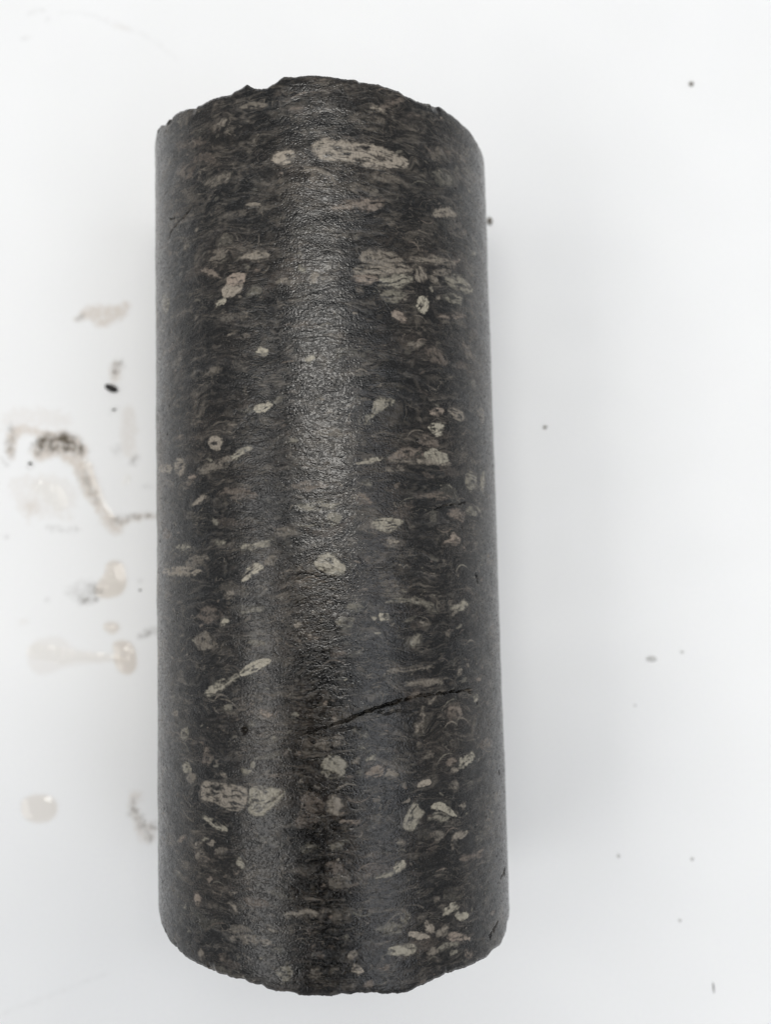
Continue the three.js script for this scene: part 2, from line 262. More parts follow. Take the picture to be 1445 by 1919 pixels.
// clasts: [view, kind, paleness, hue, outline] ('e', cx, cy, rx, ry, turn for a rounded one); kind n plain, l striped, a arched, o ring
const clastRows = [
  ['A', 'n', .80, 0, [650, 310, 700, 295, 800, 300, 880, 318, 960, 345, 1000, 370, 1040, 385, 1035, 412, 980, 415, 900, 415, 840, 405, 790, 385, 720, 385, 680, 380, 650, 345]],
  ['A', 'n', .95, 0, [485, 372, 510, 345, 560, 335, 590, 345, 575, 380, 535, 405, 500, 392]],
  ['A', 'n', .45, 0, 'e', 412, 165, 52, 14, -5], ['A', 'a', .5, 2, 'e', 590, 178, 32, 12, 4], ['A', 'n', .45, 0, 'e', 288, 232, 20, 11, -35],
  ['A', 'a', .65, 0, [865, 197, 880, 172, 910, 166, 940, 182, 940, 195, 900, 190]], ['A', 'n', .35, 2, 'e', 960, 155, 50, 14, -18], ['A', 'n', .22, 0, 'e', 880, 222, 60, 18, 2],
  ['A', 'n', .62, 0, [1122, 605, 1135, 578, 1175, 565, 1222, 590, 1215, 607, 1165, 610]],
  ['A', 'n', .5, 2, [712, 565, 790, 540, 870, 530, 935, 545, 935, 572, 880, 585, 790, 578, 720, 584]],
  ['A', 'n', .35, 0, 'e', 270, 462, 58, 19, -22], ['A', 'a', .6, 0, 'e', 412, 565, 32, 15, -4],
  ['A', 'd', .4, 0, 'e', 430, 640, 60, 24, 10], ['A', 'd', .45, 0, 'e', 450, 905, 90, 20, -12], ['A', 'd', .4, 0, 'e', 240, 860, 30, 40, -30], ['B', 'd', .5, 0, 'e', 1195, 425, 60, 40, 0], ['B', 'd', .5, 0, 'e', 1215, 235, 40, 35, 0], ['C', 'd', .5, 0, 'e', 650, 575, 80, 30, 0], ['C', 'd', .5, 0, 'e', 1235, 440, 50, 60, 10], ['C', 'd', .5, 0, 'e', 300, 190, 60, 60, 0], ['C', 'd', .5, 0, 'e', 300, 505, 120, 12, 8],
  ['A', 'l', .4, 0, [595, 412, 660, 405, 700, 420, 740, 460, 770, 500, 755, 500, 715, 462, 680, 430, 600, 424]],
  ['A', 'n', .28, 0, 'e', 1150, 360, 30, 28, 10], ['A', 'n', .26, 1, 'e', 1165, 450, 45, 28, 20], ['A', 'n', .3, 2, 'e', 140, 425, 36, 30, -10], ['A', 'n', .25, 2, 'e', 160, 318, 60, 14, -6],
  ['A', 'n', .3, 0, 'e', 850, 500, 60, 22, 12], ['A', 'l', .3, 0, 'e', 940, 455, 70, 14, 6], ['A', 'n', .22, 0, 'e', 350, 595, 60, 14, -12],
  
  
  ['A', 'a', .45, 0, 'e', 545, 865, 45, 15, -5], ['A', 'n', .25, 1, 'e', 420, 905, 40, 14, -20],
  
  
  ['D', 'l', .5, 0, [300, 220, 330, 130, 420, 125, 520, 120, 660, 190, 650, 215, 520, 232]], ['D', 'l', .6, 0, [250, 260, 370, 240, 480, 235, 720, 240, 740, 275, 700, 300, 480, 312, 300, 312]], ['D', 'l', .66, 2, [256, 340, 320, 312, 460, 320, 462, 370, 380, 385, 300, 385]], ['D', 'l', .62, 1, [470, 330, 600, 322, 742, 300, 735, 360, 645, 422, 560, 412, 480, 400]], ['D', 'n', .42, 1, [478, 462, 600, 430, 692, 460, 652, 522, 520, 532]],
  ['D', 'l', .5, 0, [690, 190, 800, 178, 900, 170, 1020, 195, 1092, 232, 1060, 252, 980, 235, 900, 228, 740, 216]], ['D', 'n', .42, 0, [855, 302, 980, 258, 1062, 300, 960, 332]], ['D', 'l', .55, 1, [985, 322, 1130, 330, 1222, 420, 1212, 470, 1100, 452, 1010, 392]], ['D', 'l', .5, 1, [1000, 470, 1100, 468, 1142, 530, 1092, 562, 1000, 522]], ['D', 'n', .45, 0, [845, 330, 900, 318, 972, 400, 930, 415]], ['D', 'n', .7, 1, [858, 410, 890, 398, 912, 440, 880, 452]], ['D', 'n', .55, 0, [918, 480, 950, 478, 952, 515, 925, 518]],
  ['F', 'l', .36, 0, [450, 180, 560, 100, 622, 130, 602, 230, 500, 232]], ['F', 'l', .58, 0, [690, 182, 800, 140, 900, 118, 985, 170, 900, 197, 760, 207]], ['F', 'n', .52, 2, [388, 250, 470, 268, 582, 330, 560, 352, 430, 302]], ['F', 'n', .85, 2, [598, 345, 680, 300, 792, 320, 762, 372, 680, 402, 620, 392]], ['F', 'n', .8, 0, [558, 422, 650, 400, 752, 388, 692, 490, 600, 502]], ['F', 'n', .9, 1, [528, 562, 560, 520, 612, 488, 602, 532, 560, 578]],
  ['E', 'n', .82, 2, [828, 62, 850, 20, 900, 8, 942, 40, 920, 72, 860, 72]], ['E', 'n', .6, 0, [958, 20, 1062, 20, 1092, 100, 1060, 117, 1000, 92]], ['E', 'n', 1, 1, [818, 152, 860, 130, 942, 130, 932, 190, 890, 242, 850, 212]], ['E', 'l', .45, 2, [498, 392, 620, 320, 772, 328, 782, 380, 640, 402, 520, 412]], ['E', 'n', .62, 1, [256, 444, 300, 408, 420, 388, 482, 400, 420, 422, 320, 438]], ['E', 'l', .55, 0, [478, 424, 640, 405, 800, 398, 982, 430, 982, 452, 800, 442, 650, 434]], ['E', 'n', .72, 1, [778, 342, 860, 328, 962, 350, 972, 430, 890, 442, 800, 402]], ['E', 'n', .36, 0, [478, 472, 600, 448, 662, 480, 540, 512]], ['E', 'n', .38, 2, [738, 222, 850, 230, 902, 290, 880, 322, 760, 302]],
  ['A', 'd', .8, 0, 'e', 1086, 925, 36, 78, -6],
  ['A', 'n', 1, 1, [1062, 965, 1068, 930, 1085, 920, 1105, 932, 1118, 965, 1105, 988, 1075, 985]],
  ['A', 'l', .6, 0, [1058, 835, 1062, 812, 1085, 806, 1102, 830, 1108, 862, 1085, 860, 1070, 868]],
  ['A', 'n', .75, 2, [964, 990, 985, 976, 1010, 990, 1034, 1022, 1022, 1030, 975, 1014]],
  ['A', 'a', 1, 1, 'e', 448, 1145, 24, 19, 0], ['A', 'n', .8, 1, 'e', 640, 1173, 21, 10, -25], ['A', 'l', .5, 0, 'e', 1060, 1118, 34, 9, -12], ['A', 'l', .5, 2, 'e', 1205, 1005, 58, 9, -3],
  ['A', 'n', .45, 0, 'e', 330, 1070, 30, 7, -32], ['A', 'n', .45, 1, 'e', 62, 955, 18, 34, 0], ['A', 'n', .3, 0, 'e', 258, 1218, 42, 16, -15], ['A', 'n', .28, 2, 'e', 620, 1040, 55, 11, -3], ['A', 'n', .22, 0, 'e', 330, 1010, 70, 15, -6], ['A', 'l', .3, 0, 'e', 1200, 1025, 40, 6, 0], ['A', 'n', .3, 1, 'e', 865, 1155, 22, 12, 0],
  ['A', 'n', .3, 2, 'e', 1140, 1165, 55, 22, 40],
  ['B', 'n', 1, 1, [408, 138, 430, 125, 482, 112, 492, 128, 460, 150, 420, 154]], ['B', 'n', .4, 1, 'e', 512, 110, 20, 7, -40],
  ['B', 'n', .6, 1, [898, 100, 960, 93, 977, 110, 945, 142, 905, 148, 872, 200, 850, 207, 853, 180, 888, 150]],
  
  
  
  ['B', 'l', .4, 0, [188, 370, 260, 350, 330, 325, 345, 340, 300, 370, 240, 397, 192, 397]], ['B', 'n', .72, 1, [325, 325, 360, 305, 400, 282, 412, 298, 350, 338, 330, 342]],
  ['B', 'n', .6, 2, 'e', 168, 410, 14, 9, 0], ['B', 'n', .68, 0, [160, 522, 190, 500, 220, 488, 234, 493, 175, 529]], ['B', 'n', .6, 0, 'e', 118, 370, 24, 34, 0], ['B', 'n', .55, 0, 'e', 62, 378, 26, 20, 0],
  ['B', 'l', .5, 1, 'e', 672, 525, 78, 17, -6], ['B', 'n', .42, 1, 'e', 735, 575, 30, 26, 20], ['B', 'a', .38, 2, 'e', 848, 498, 42, 18, 25],
  ['B', 'b', .66, 1, [868, 596, 935, 570, 1014, 582, 1000, 602, 960, 634, 928, 632]], ['B', 'n', .7, 0, 'e', 970, 670, 18, 16, 0],
  ['B', 'n', .45, 2, [1183, 545, 1220, 533, 1257, 545, 1258, 590, 1220, 582, 1188, 570]], ['B', 'n', .25, 1, 'e', 1136, 570, 14, 20, 0], ['B', 'l', .35, 2, 'e', 1140, 488, 72, 15, 0],
  ['B', 'a', .75, 2, [1158, 677, 1200, 652, 1215, 633, 1242, 660, 1233, 694, 1206, 675]],
  ['B', 'l', .6, 1, [362, 692, 400, 672, 500, 663, 508, 680, 420, 691, 370, 700]],
  ['B', 'n', .88, 1, [388, 775, 430, 753, 457, 765, 430, 792, 395, 817, 358, 832, 374, 802]], ['B', 'n', .35, 0, 'e', 480, 745, 35, 18, -20],
  ['B', 'n', .75, 1, 'e', 716, 760, 62, 38, 16], ['B', 'n', .52, 1, 'e', 130, 690, 28, 9, 0], ['B', 'n', .5, 1, 'e', 283, 672, 22, 8, 5],
  ['B', 'n', .6, 0, [46, 778, 120, 768, 200, 774, 207, 790, 160, 812, 60, 802]], ['B', 'n', .3, 0, 'e', 190, 742, 50, 22, -10],
  ['B', 'n', .85, 1, 'e', 932, 969, 18, 17, -40], ['B', 'n', .75, 1, 'e', 295, 988, 18, 15, 0], ['B', 'n', .3, 2, 'e', 235, 958, 48, 30, -10], ['B', 'n', .38, 0, 'e', 218, 1070, 46, 34, 20], ['B', 'n', .4, 0, 'e', 318, 880, 22, 14, -30],
  ['B', 'n', .45, 1, 'e', 1060, 1066, 22, 30, 10], ['B', 'l', .4, 1, [925, 908, 1000, 895, 1070, 893, 1120, 915, 1145, 952, 1132, 952, 1090, 918, 1010, 910]],
  ['B', 'n', .65, 1, [1188, 930, 1236, 916, 1250, 898, 1280, 918, 1220, 958]], ['B', 'n', .45, 0, 'e', 1095, 990, 24, 15, 10],
  ['B', 'b', .85, 1, [355, 1188, 398, 1152, 470, 1130, 487, 1145, 442, 1176, 392, 1202, 358, 1206]], ['B', 'l', .7, 1, [340, 1195, 352, 1210, 310, 1245, 268, 1276, 225, 1290, 215, 1270, 240, 1248, 300, 1215]],
  ['B', 'n', .52, 0, 'e', 590, 1000, 16, 9, -20], ['B', 'n', .4, 2, 'e', 652, 1046, 32, 12, 0], ['B', 'n', .28, 1, 'e', 420, 1072, 40, 11, 6], ['B', 'n', .3, 1, 'e', 400, 940, 45, 13, -6],
  ['B', 'n', .36, 0, 'e', 1045, 1176, 105, 10, -6], ['B', 'n', .65, 0, 'e', 1237, 1188, 11, 12, 0], ['B', 'n', .4, 0, 'e', 1100, 1230, 70, 15, -4], ['B', 'n', .45, 1, 'e', 1282, 432, 22, 40, 0], ['B', 'n', .55, 1, 'e', 1328, 430, 10, 44, 2], ['B', 'n', .42, 0, 'e', 1325, 165, 12, 26, 0], ['B', 'n', .4, 1, 'e', 1290, 548, 30, 16, 10],
  ['B', 'n', .5, 0, 'e', 680, 100, 13, 7, 0], ['B', 'n', .3, 1, 'e', 820, 930, 34, 11, 0], ['B', 'o', .7, 0, 'e', 262, 276, 28, 26, 0], ['B', 'n', .35, 2, 'e', 640, 445, 70, 18, -4], ['B', 'n', .28, 0, 'e', 720, 235, 60, 16, 0], ['B', 'n', .35, 1, 'e', 575, 268, 22, 10, 0], ['B', 'n', .3, 0, 'e', 540, 630, 40, 16, 0], ['B', 'n', .3, 2, 'e', 350, 475, 80, 22, 4], ['B', 'n', .35, 1, 'e', 780, 990, 30, 22, 0], ['B', 'n', .3, 2, 'e', 750, 1110, 30, 15, 0],
  ['C', 'b', .68, 0, [203, 405, 210, 368, 260, 375, 392, 388, 388, 440, 376, 492, 300, 482, 255, 450, 203, 452]], ['C', 'b', .72, 1, [400, 388, 520, 400, 552, 410, 500, 460, 442, 517, 388, 496, 396, 440]],
  ['C', 'b', .75, 1, [205, 508, 240, 514, 290, 540, 314, 562, 306, 577, 250, 552]], ['C', 'n', .7, 2, 'e', 463, 103, 25, 13, 10],
  ['C', 'n', .6, 1, 'e', 148, 316, 18, 20, 0], ['C', 'n', .42, 0, 'e', 160, 352, 20, 26, -30], ['C', 'n', .55, 1, 'e', 735, 312, 52, 48, 30], ['C', 'n', .3, 0, 'e', 715, 215, 62, 24, -8],
  ['C', 'n', .55, 2, 'e', 900, 328, 38, 22, -18], ['C', 'a', .5, 0, 'e', 968, 345, 25, 20, 0], ['C', 'n', .5, 1, 'e', 880, 280, 20, 13, -20],
  ['C', 'b', .92, 0, [1063, 390, 1080, 368, 1105, 360, 1125, 368, 1126, 382, 1100, 385, 1072, 398]],
  ['C', 'n', .85, 1, [1228, 305, 1258, 262, 1296, 250, 1292, 290, 1252, 322]], ['C', 'n', .5, 2, 'e', 1200, 293, 22, 12, -15], ['C', 'n', .6, 0, 'e', 1219, 326, 11, 13, 0], ['C', 'n', .4, 0, 'e', 1215, 390, 16, 22, 20],
  ['C', 'b', .65, 1, [1006, 545, 1028, 490, 1048, 457, 1068, 455, 1076, 480, 1097, 490, 1080, 522, 1052, 568, 1012, 562]],
  ['C', 'b', .9, 1, [1114, 482, 1135, 456, 1166, 449, 1196, 478, 1234, 514, 1200, 507, 1160, 484]], ['C', 'l', .55, 1, [1106, 512, 1160, 492, 1192, 504, 1202, 526, 1120, 522]],
  ['C', 'n', .65, 0, [1198, 605, 1228, 570, 1274, 568, 1262, 592, 1222, 610, 1210, 640, 1200, 632]], ['C', 'n', .4, 0, 'e', 1150, 585, 30, 19, 0],
  ['C', 'n', .88, 1, [975, 722, 995, 695, 1018, 682, 1030, 690, 1022, 712, 985, 735]], ['C', 'n', .6, 1, [888, 757, 940, 740, 968, 724, 980, 738, 950, 752]],
  ['C', 'n', .8, 1, 'e', 361, 698, 18, 19, 30], ['C', 'n', .75, 2, 'e', 190, 843, 14, 24, -8], ['C', 'n', .55, 0, 'e', 190, 626, 18, 10, -40], ['C', 'n', .55, 0, 'e', 246, 616, 14, 12, 0], ['C', 'n', .48, 0, 'e', 204, 662, 22, 14, -40], ['C', 'n', .5, 1, 'e', 218, 600, 12, 9, 0],
  ['C', 'n', .55, 2, 'e', 802, 530, 36, 10, 4], ['C', 'n', .5, 0, 'e', 740, 468, 30, 40, 0], ['C', 'n', .25, 2, [598, 470, 614, 420, 645, 404, 682, 430, 698, 480, 660, 506, 610, 482]], ['C', 'n', .28, 2, 'e', 620, 528, 45, 20, 0], ['C', 'n', .32, 1, 'e', 640, 632, 36, 13, -14],
  ['C', 'n', .88, 1, [1166, 908, 1174, 870, 1210, 853, 1238, 864, 1228, 886, 1198, 892]], ['C', 'n', 1, 1, 'e', 1243, 908, 26, 17, -5], ['C', 'n', .82, 0, 'e', 1114, 951, 26, 13, 38], ['C', 'n', .95, 0, 'e', 1075, 985, 43, 15, 8],
  ['C', 'n', .8, 2, [1178, 997, 1195, 968, 1240, 975, 1284, 986, 1276, 1002, 1200, 1005]], ['C', 'l', .65, 0, [1142, 988, 1160, 962, 1186, 943, 1198, 950, 1176, 988]], ['C', 'n', .55, 0, 'e', 1128, 1050, 30, 13, -10], ['C', 'n', .52, 1, 'e', 1190, 1024, 42, 14, -12], ['C', 'n', .5, 2, 'e', 1270, 1060, 19, 15, 0], ['C', 'n', .5, 1, 'e', 1215, 1050, 12, 12, 0],
  ['C', 'b', .82, 1, [943, 1050, 970, 1025, 1020, 1014, 1066, 1025, 1062, 1056, 1020, 1064, 960, 1062]], ['C', 'n', .95, 0, 'e', 828, 1120, 22, 17, -8], ['C', 'n', .42, 0, 'e', 735, 1130, 18, 12, 0], ['C', 'n', .45, 1, 'e', 545, 1130, 20, 36, 6], ['C', 'n', .3, 0, 'e', 662, 1132, 22, 22, 0], ['C', 'n', .45, 0, 'e', 206, 1060, 12, 22, 0], ['C', 'n', .4, 2, 'e', 930, 1108, 24, 12, 0],
  ['C', 'l', .55, 0, [532, 895, 600, 880, 672, 890, 672, 906, 590, 903, 540, 914]], ['C', 'n', .42, 0, 'e', 390, 1000, 70, 18, 4], ['C', 'n', .55, 0, 'e', 470, 1016, 26, 11, 0], ['C', 'n', .32, 2, 'e', 738, 712, 42, 24, 0], ['C', 'n', .28, 0, 'e', 762, 772, 46, 30, 0],
  ['C', 'n', .5, 0, 'e', 335, 872, 28, 10, 45], ['C', 'n', .42, 0, 'e', 352, 958, 40, 13, -10], ['C', 'n', .45, 0, 'e', 490, 962, 22, 8, 10], ['C', 'n', .3, 2, 'e', 420, 850, 50, 20, 10], ['C', 'n', .35, 0, 'e', 700, 885, 22, 14, 0], ['C', 'n', .3, 0, 'e', 760, 905, 40, 18, -15],
  ['C', 'l', .55, 0, [1055, 178, 1060, 140, 1078, 110, 1090, 70, 1100, 80, 1086, 150, 1076, 182]], ['C', 'a', .45, 2, 'e', 1215, 100, 28, 36, 20], ['C', 'n', .5, 0, 'e', 282, 346, 26, 10, 10], ['C', 'n', .5, 1, 'e', 385, 329, 20, 10, 0], ['C', 'n', .3, 2, 'e', 228, 282, 18, 26, 0], ['C', 'n', .4, 2, 'e', 226, 250, 18, 10, 0],
  ['C', 'n', .42, 1, 'e', 140, 180, 16, 24, 10], ['C', 'n', .42, 0, 'e', 102, 100, 11, 15, 0], ['C', 'n', .65, 1, 'e', 1300, 37, 12, 13, 20], ['C', 'l', .42, 2, [1236, 672, 1300, 655, 1340, 636, 1330, 665, 1300, 678, 1250, 692]], ['C', 'n', .5, 0, 'e', 1000, 618, 18, 10, 0], ['C', 'n', .32, 1, 'e', 1020, 915, 20, 22, 0], ['C', 'n', .5, 0, 'e', 1252, 465, 9, 13, 0], ['C', 'n', .42, 0, 'e', 1138, 845, 15, 11, 0], ['C', 'n', .3, 1, 'e', 960, 960, 60, 22, -8], ['C', 'n', .3, 0, 'e', 1110, 270, 30, 9, -30],
];
const HUES = [[.365, .318, .258], [.40, .366, .292], [.335, .274, .222]];
{ // the smaller pale pieces between the large ones
  const r = rng(2024), taken = clastRows.map((q) => q[4] === 'e' ? [q[0], q[5], q[6], Math.max(q[7], q[8])] : [q[0], q[4].filter((_, i) => i % 2 === 0).reduce((a, b) => a + b) / (q[4].length / 2), q[4].filter((_, i) => i % 2).reduce((a, b) => a + b) / (q[4].length / 2), 60]);
  for (let n = 0; n < 900 && clastRows.length < 306; n++) {
    const v = 'ABCC'[r() * 4 | 0], x = 60 + r() * 1290, y = (v === 'A' ? 150 : 20) + r() * (v === 'C' ? 1130 : 1000), big = 7 + 26 * r() * r(), flat = .3 + .5 * r();
    if (v === 'C' && y > 900 && Math.abs(x - 720) > 480 || v === 'A' && y < 330 && Math.abs(x - 690) > 420 || r() > .4 + .25 * (x > 850) + .35 * (v === 'C')) continue;
    if (taken.some(([w, a, b, c]) => w === v && Math.hypot(x - a, (y - b) * 1.4) < c + big + 6)) continue;
    taken.push([v, x, y, big]); clastRows.push([v, 'nnlaa'[r() * 5 | 0], .28 + .5 * r() * r(), r() * 3 | 0, 'e', x, y, big, Math.max(5, big * flat), (r() - .62) * 70]);
  }
}
const rc = rng(31);
const clasts = clastRows.map((r) => {
  const [v, kind, tone, hue] = r; let p, ang = 0;
  if (r[4] === 'e') {
    const [, , , , , cx, cy, rx, ry, t] = r, a = t * Math.PI / 180, q = [], sd = rc() * 50;
    for (let k = 0; k < 14; k++) { const f = k / 14 * 2 * Math.PI, w = 1 + .22 * noise(Math.cos(f) * 1.3 + sd, Math.sin(f) * 1.3), X = rx * Math.cos(f) * w, Y = ry * Math.sin(f) * w; q.push(cx + X * Math.cos(a) - Y * Math.sin(a), cy + X * Math.sin(a) + Y * Math.cos(a)); }
    p = zoom(...V[v], q, onCore); ang = a;
  } else {
    p = zoom(...V[v], r[4], onCore);
    let mx = 0, my = 0, sxx = 0, sxy = 0, syy = 0; for (const q of p) { mx += q[0] / p.length; my += q[1] / p.length; } for (const q of p) { sxx += (q[0] - mx) ** 2; sxy += (q[0] - mx) * (q[1] - my); syy += (q[1] - my) ** 2; } ang = .5 * Math.atan2(2 * sxy, sxx - syy);
  }
  p = chaikin(p, 2);
  const sd = rc() * 90;
  let mx = 0, my = 0; for (const q of p) { mx += q[0] / p.length; my += q[1] / p.length; }
  const field = (x, y) => { const cr2 = kind === 'b' ? .35 : .8, wx = cr2 * (.5 * noise(x * .6 + sd, y * .6) + .22 * noise(x * 1.7, y * 1.7 + sd)), wy = cr2 * (.35 * noise(x * .6, y * .6 + sd + 9) + .18 * noise(x * 1.7 + sd, y * 1.7 + 4)); return sdPoly(p, x + wx, y + wy) + cr2 * (.26 * noise(x * .4 + sd, y * 2.3) + .15 * noise(x * 1.6, y * 3.6 + sd)) + .09 * noise(x * 5, y * 5.5 + sd); };
  return { kind, tone, hue, p, ang, sd, mx, my, field, b: bounds(p, .9) };
});

// height of the worn surface above the true cylinder, in mm
function macro(s, z) {
  let h = .10 * noise(s * .05, z * .09) + .05 * noise(s * .16 + 9, z * .32) + .02 * noise(s * .4, z * .9 + 5) + .035 * noise(s * .55 + 3, z * 1.0) * sst(-.2, .5, noise(s * .08 + 5, z * .07 + 1));
  const wob = .28 * noise(s * .7, z * .7) + .16 * noise(s * 1.9, z * 1.9 + 3) + .12 * noise(s * 3.4, z * 2.6);
  for (const c of cracks) {
    if (!c.deep || s < c.b[0] || z < c.b[1] || s > c.b[2] || z > c.b[3]) continue;
    const [d, t] = sdLine(c.p, s, z + .8 * wob), w = c.w * (.45 + .55 * Math.sin(Math.PI * clamp(t * .9 + .05))) * clamp(.82 + .6 * noise(s * .6, z * .6 + 20), .25, 1);
    if (d < w) h -= c.d * (1 - sst(.15 * w, w, d));
  }
  { const c = cracks[0].p, n = c.length; if (s > c[0][0] && s < c[n - 1][0]) { let i = 0; while (c[i + 1][0] < s) i++; const t = (s - c[i][0]) / (c[i + 1][0] - c[i][0]), q = z - (c[i][1] + (c[i + 1][1] - c[i][1]) * t), e = Math.sin(Math.PI * clamp((s - c[0][0]) / (c[n - 1][0] - c[0][0]))); h += e * (q > 0 ? .10 : -.14) * Math.exp(-Math.abs(q) / 1.6); } }
  for (const p of pits) { const dx = (s - p[0]) * 1.25, dz = z - p[1], r = p[2] * (1 + .5 * noise(s * 1.6, z * 1.6)), d = dx * dx + dz * dz; if (d < r * r) h -= p[3] * (1 - sst(.3, 1, Math.sqrt(d) / r)); }
  return h;
}
const UZ0 = -101, UZL = 164, HALF = Math.PI * R;             // the texture covers the whole round side
const uvCore = (s, z) => [(s + HALF) / (2 * HALF), (z - UZ0) / UZL];
const onSide = (s, z, h) => { const a = s / R, q = R + h; return [q * Math.sin(a) * MM, (R + q * Math.cos(a)) * MM, z * MM]; };

const coreMat = (() => {
  const N = 2048, M = 2048, col = new Uint8Array(N * M * 4), bmp = new Uint8Array(N * M * 4), rou = new Uint8Array(N * M * 4);
  const T = new Float32Array(N * M), Q = new Uint8Array(N * M), DK = new Float32Array(N * M), HH = new Float32Array(N * M), WZ = new Float32Array(N * M);
  const I0 = (s) => ((s + HALF) / (2 * HALF) * N) | 0, J0 = (z) => ((z - UZ0) / UZL * M) | 0, box = ([a, b, c, d], f) => {
    for (let j = Math.max(0, J0(b)); j < Math.min(M, J0(d)); j++) for (let i = Math.max(0, I0(a)); i < Math.min(N, I0(c)); i++) f(j * N + i, (i + .5) / N * 2 * HALF - HALF, UZ0 + (j + .5) / M * UZL);
  };
  clasts.forEach((c) => {                                    // the clasts' own colour, layered and mottled; the mud's layers bend round them
    const ca = Math.cos(c.ang), sa = Math.sin(c.ang);
    let wide = 0, tall = 0, lng = 0; for (const q of c.p) { wide = Math.max(wide, Math.abs(-(q[0] - c.mx) * sa + (q[1] - c.my) * ca)); tall = Math.max(tall, Math.abs(q[1] - c.my)); lng = Math.max(lng, Math.abs(q[0] - c.mx)); }
    if (c.kind !== 'd') box([c.mx - lng - 4, c.my - tall - 4, c.mx + lng + 4, c.my + tall + 4], (o, s, z) => {
      const x = (s - c.mx) / (lng + 1.2), y = (z - c.my) / (tall + .6), f = Math.exp(-(x * x + y * y) * .8); WZ[o] -= Math.min(2.2, .95 * tall) * Math.tanh(2 * y) * f;
    });
    const rim = c.tone * (.5 + .5 * Math.sin(c.sd * 9)), fq = 1.5 + 1.6 * (.5 + .5 * Math.sin(c.sd * 5));
    box(c.b, (o, s, z) => {
      const d = c.field(s, z); if (d < -.75) return;
      if (c.kind === 'd') { const e = sst(-.3, .4, d), rg = .7 + .5 * Math.sin(d * 7 + noise(s, z)); T[o] *= 1 - e; DK[o] = Math.max(DK[o], e * c.tone * rg); return; }
      const al = (s - c.mx) * ca + (z - c.my) * sa, ac = -(s - c.mx) * sa + (z - c.my) * ca, wv = .6 * noise(s * .5, z * .7 + c.sd);
      const soft = .17 + .14 * clamp(wide - 1) + (c.kind === 'l' ? .14 : 0) - (c.kind === 'b' ? .1 : 0) + .4 * clamp(.5 + noise(s * .5 + c.sd, z * .7)) * (1.2 - c.tone);
      const lay = noise(al * .3 + c.sd, ac * fq + wv * 1.6), mo = noise(s * .75 + c.sd, z * 1.1), fi = noise(s * 2.2, z * 2.9 + c.sd);
      let m = sst(-soft, soft, d) * sst(-.17, 1.0, .5 + .5 * mo + (c.kind === 'l' || c.kind === 'b' ? .8 : .6) * lay + .32 * fi + .45 * rim * sst(.8, .15, d));
      m *= .45 + .55 * sst(0, .10, Math.abs(noise(s * .5 + c.sd * 2, z * .85 + wv)));
      if (c.kind === 'a') m *= .35 + .8 * sst(.6, -.5, ac / (wide + .01));
      if (c.kind === 'o') m *= sst(.95, .55, d);
      const k = clamp(m * 1.3) * c.tone;
      if (k > T[o]) { T[o] = k; Q[o] = c.hue + 1; }
      HH[o] = Math.max(HH[o], sst(-.1, .25, d) * .5 * c.tone);
    });
  });
  { // flecks, slivers and thin curved rims too small to pick apart
    const r = rng(404);
    for (let n = 0; n < 2600; n++) {
      const kind = n < 500 ? 0 : n < 950 ? 1 : 2;              // lens, curved rim, fleck
      const s = (r() * 2 - 1) * HALF, z = -95 + r() * 155; if (r() > .55 + .3 * sst(-20, 40, z) + .25 * sst(8, 24, s)) continue;
      const L = kind === 0 ? .8 + r() * r() * 3.4 : kind === 1 ? .6 + r() * 1.9 : .2 + r() * r() * .9, W = kind === 1 ? .11 + r() * .10 : L * (kind === 0 ? .14 + r() * .24 : .25 + r() * .4), a = (r() - .5) * (kind ? 1.1 : .7), hue = 1 + (r() * 3 | 0);
      const tone = kind === 0 ? .05 + .26 * r() * r() : kind === 1 ? .2 + .38 * r() * r() : .12 + .5 * r() * r(), ca = Math.cos(a), sa = Math.sin(a), bend = kind === 1 ? (r() < .75 ? 1 : -1) * (.15 + .5 * r()) / L : (r() - .5) * .3;
      box([s - L * 1.5, z - L * 1.5, s + L * 1.5, z + L * 1.5], (o, ps, pz) => {
        const dx = ps - s, dz = pz - z, x = dx * ca + dz * sa, y = -dx * sa + dz * ca - bend * x * x, e = Math.hypot(x / L, y / W);
        if (e > 2) return;
        let m = tone * sst(1.25, .4, e + .4 * noise(dx * 1.4 + n, dz * 1.8) + .25 * noise(dx * 3.7, dz * 4 + n));
        if (kind === 0) m *= .4 + .7 * Math.abs(noise(x * .5 + n, y * 4.5)) + .5 * sst(.3, .9, e);
        if (m > T[o]) { T[o] = m; Q[o] = hue; HH[o] = Math.max(HH[o], m * .5); }
      });
    }
  }
  // mineral grains: jittered cells about 0.3 mm wide, each a small facet with its own tilt
  const G = .32, gn = Math.ceil(2 * HALF / G) + 3, gm = Math.ceil(UZL / (G * .86)) + 3, GX = new Float32Array(gn * gm), GZ = new Float32Array(gn * gm), GA = new Float32Array(gn * gm), GB = new Float32Array(gn * gm), GC = new Float32Array(gn * gm), GD = new Float32Array(gn * gm);
  { const r = rng(9), gs = () => (r() + r() + r() - 1.5) * 1.4; for (let k = 0; k < gn * gm; k++) { GX[k] = r(); GZ[k] = r(); GA[k] = gs(); GB[k] = gs(); GC[k] = r(); GD[k] = r(); } }
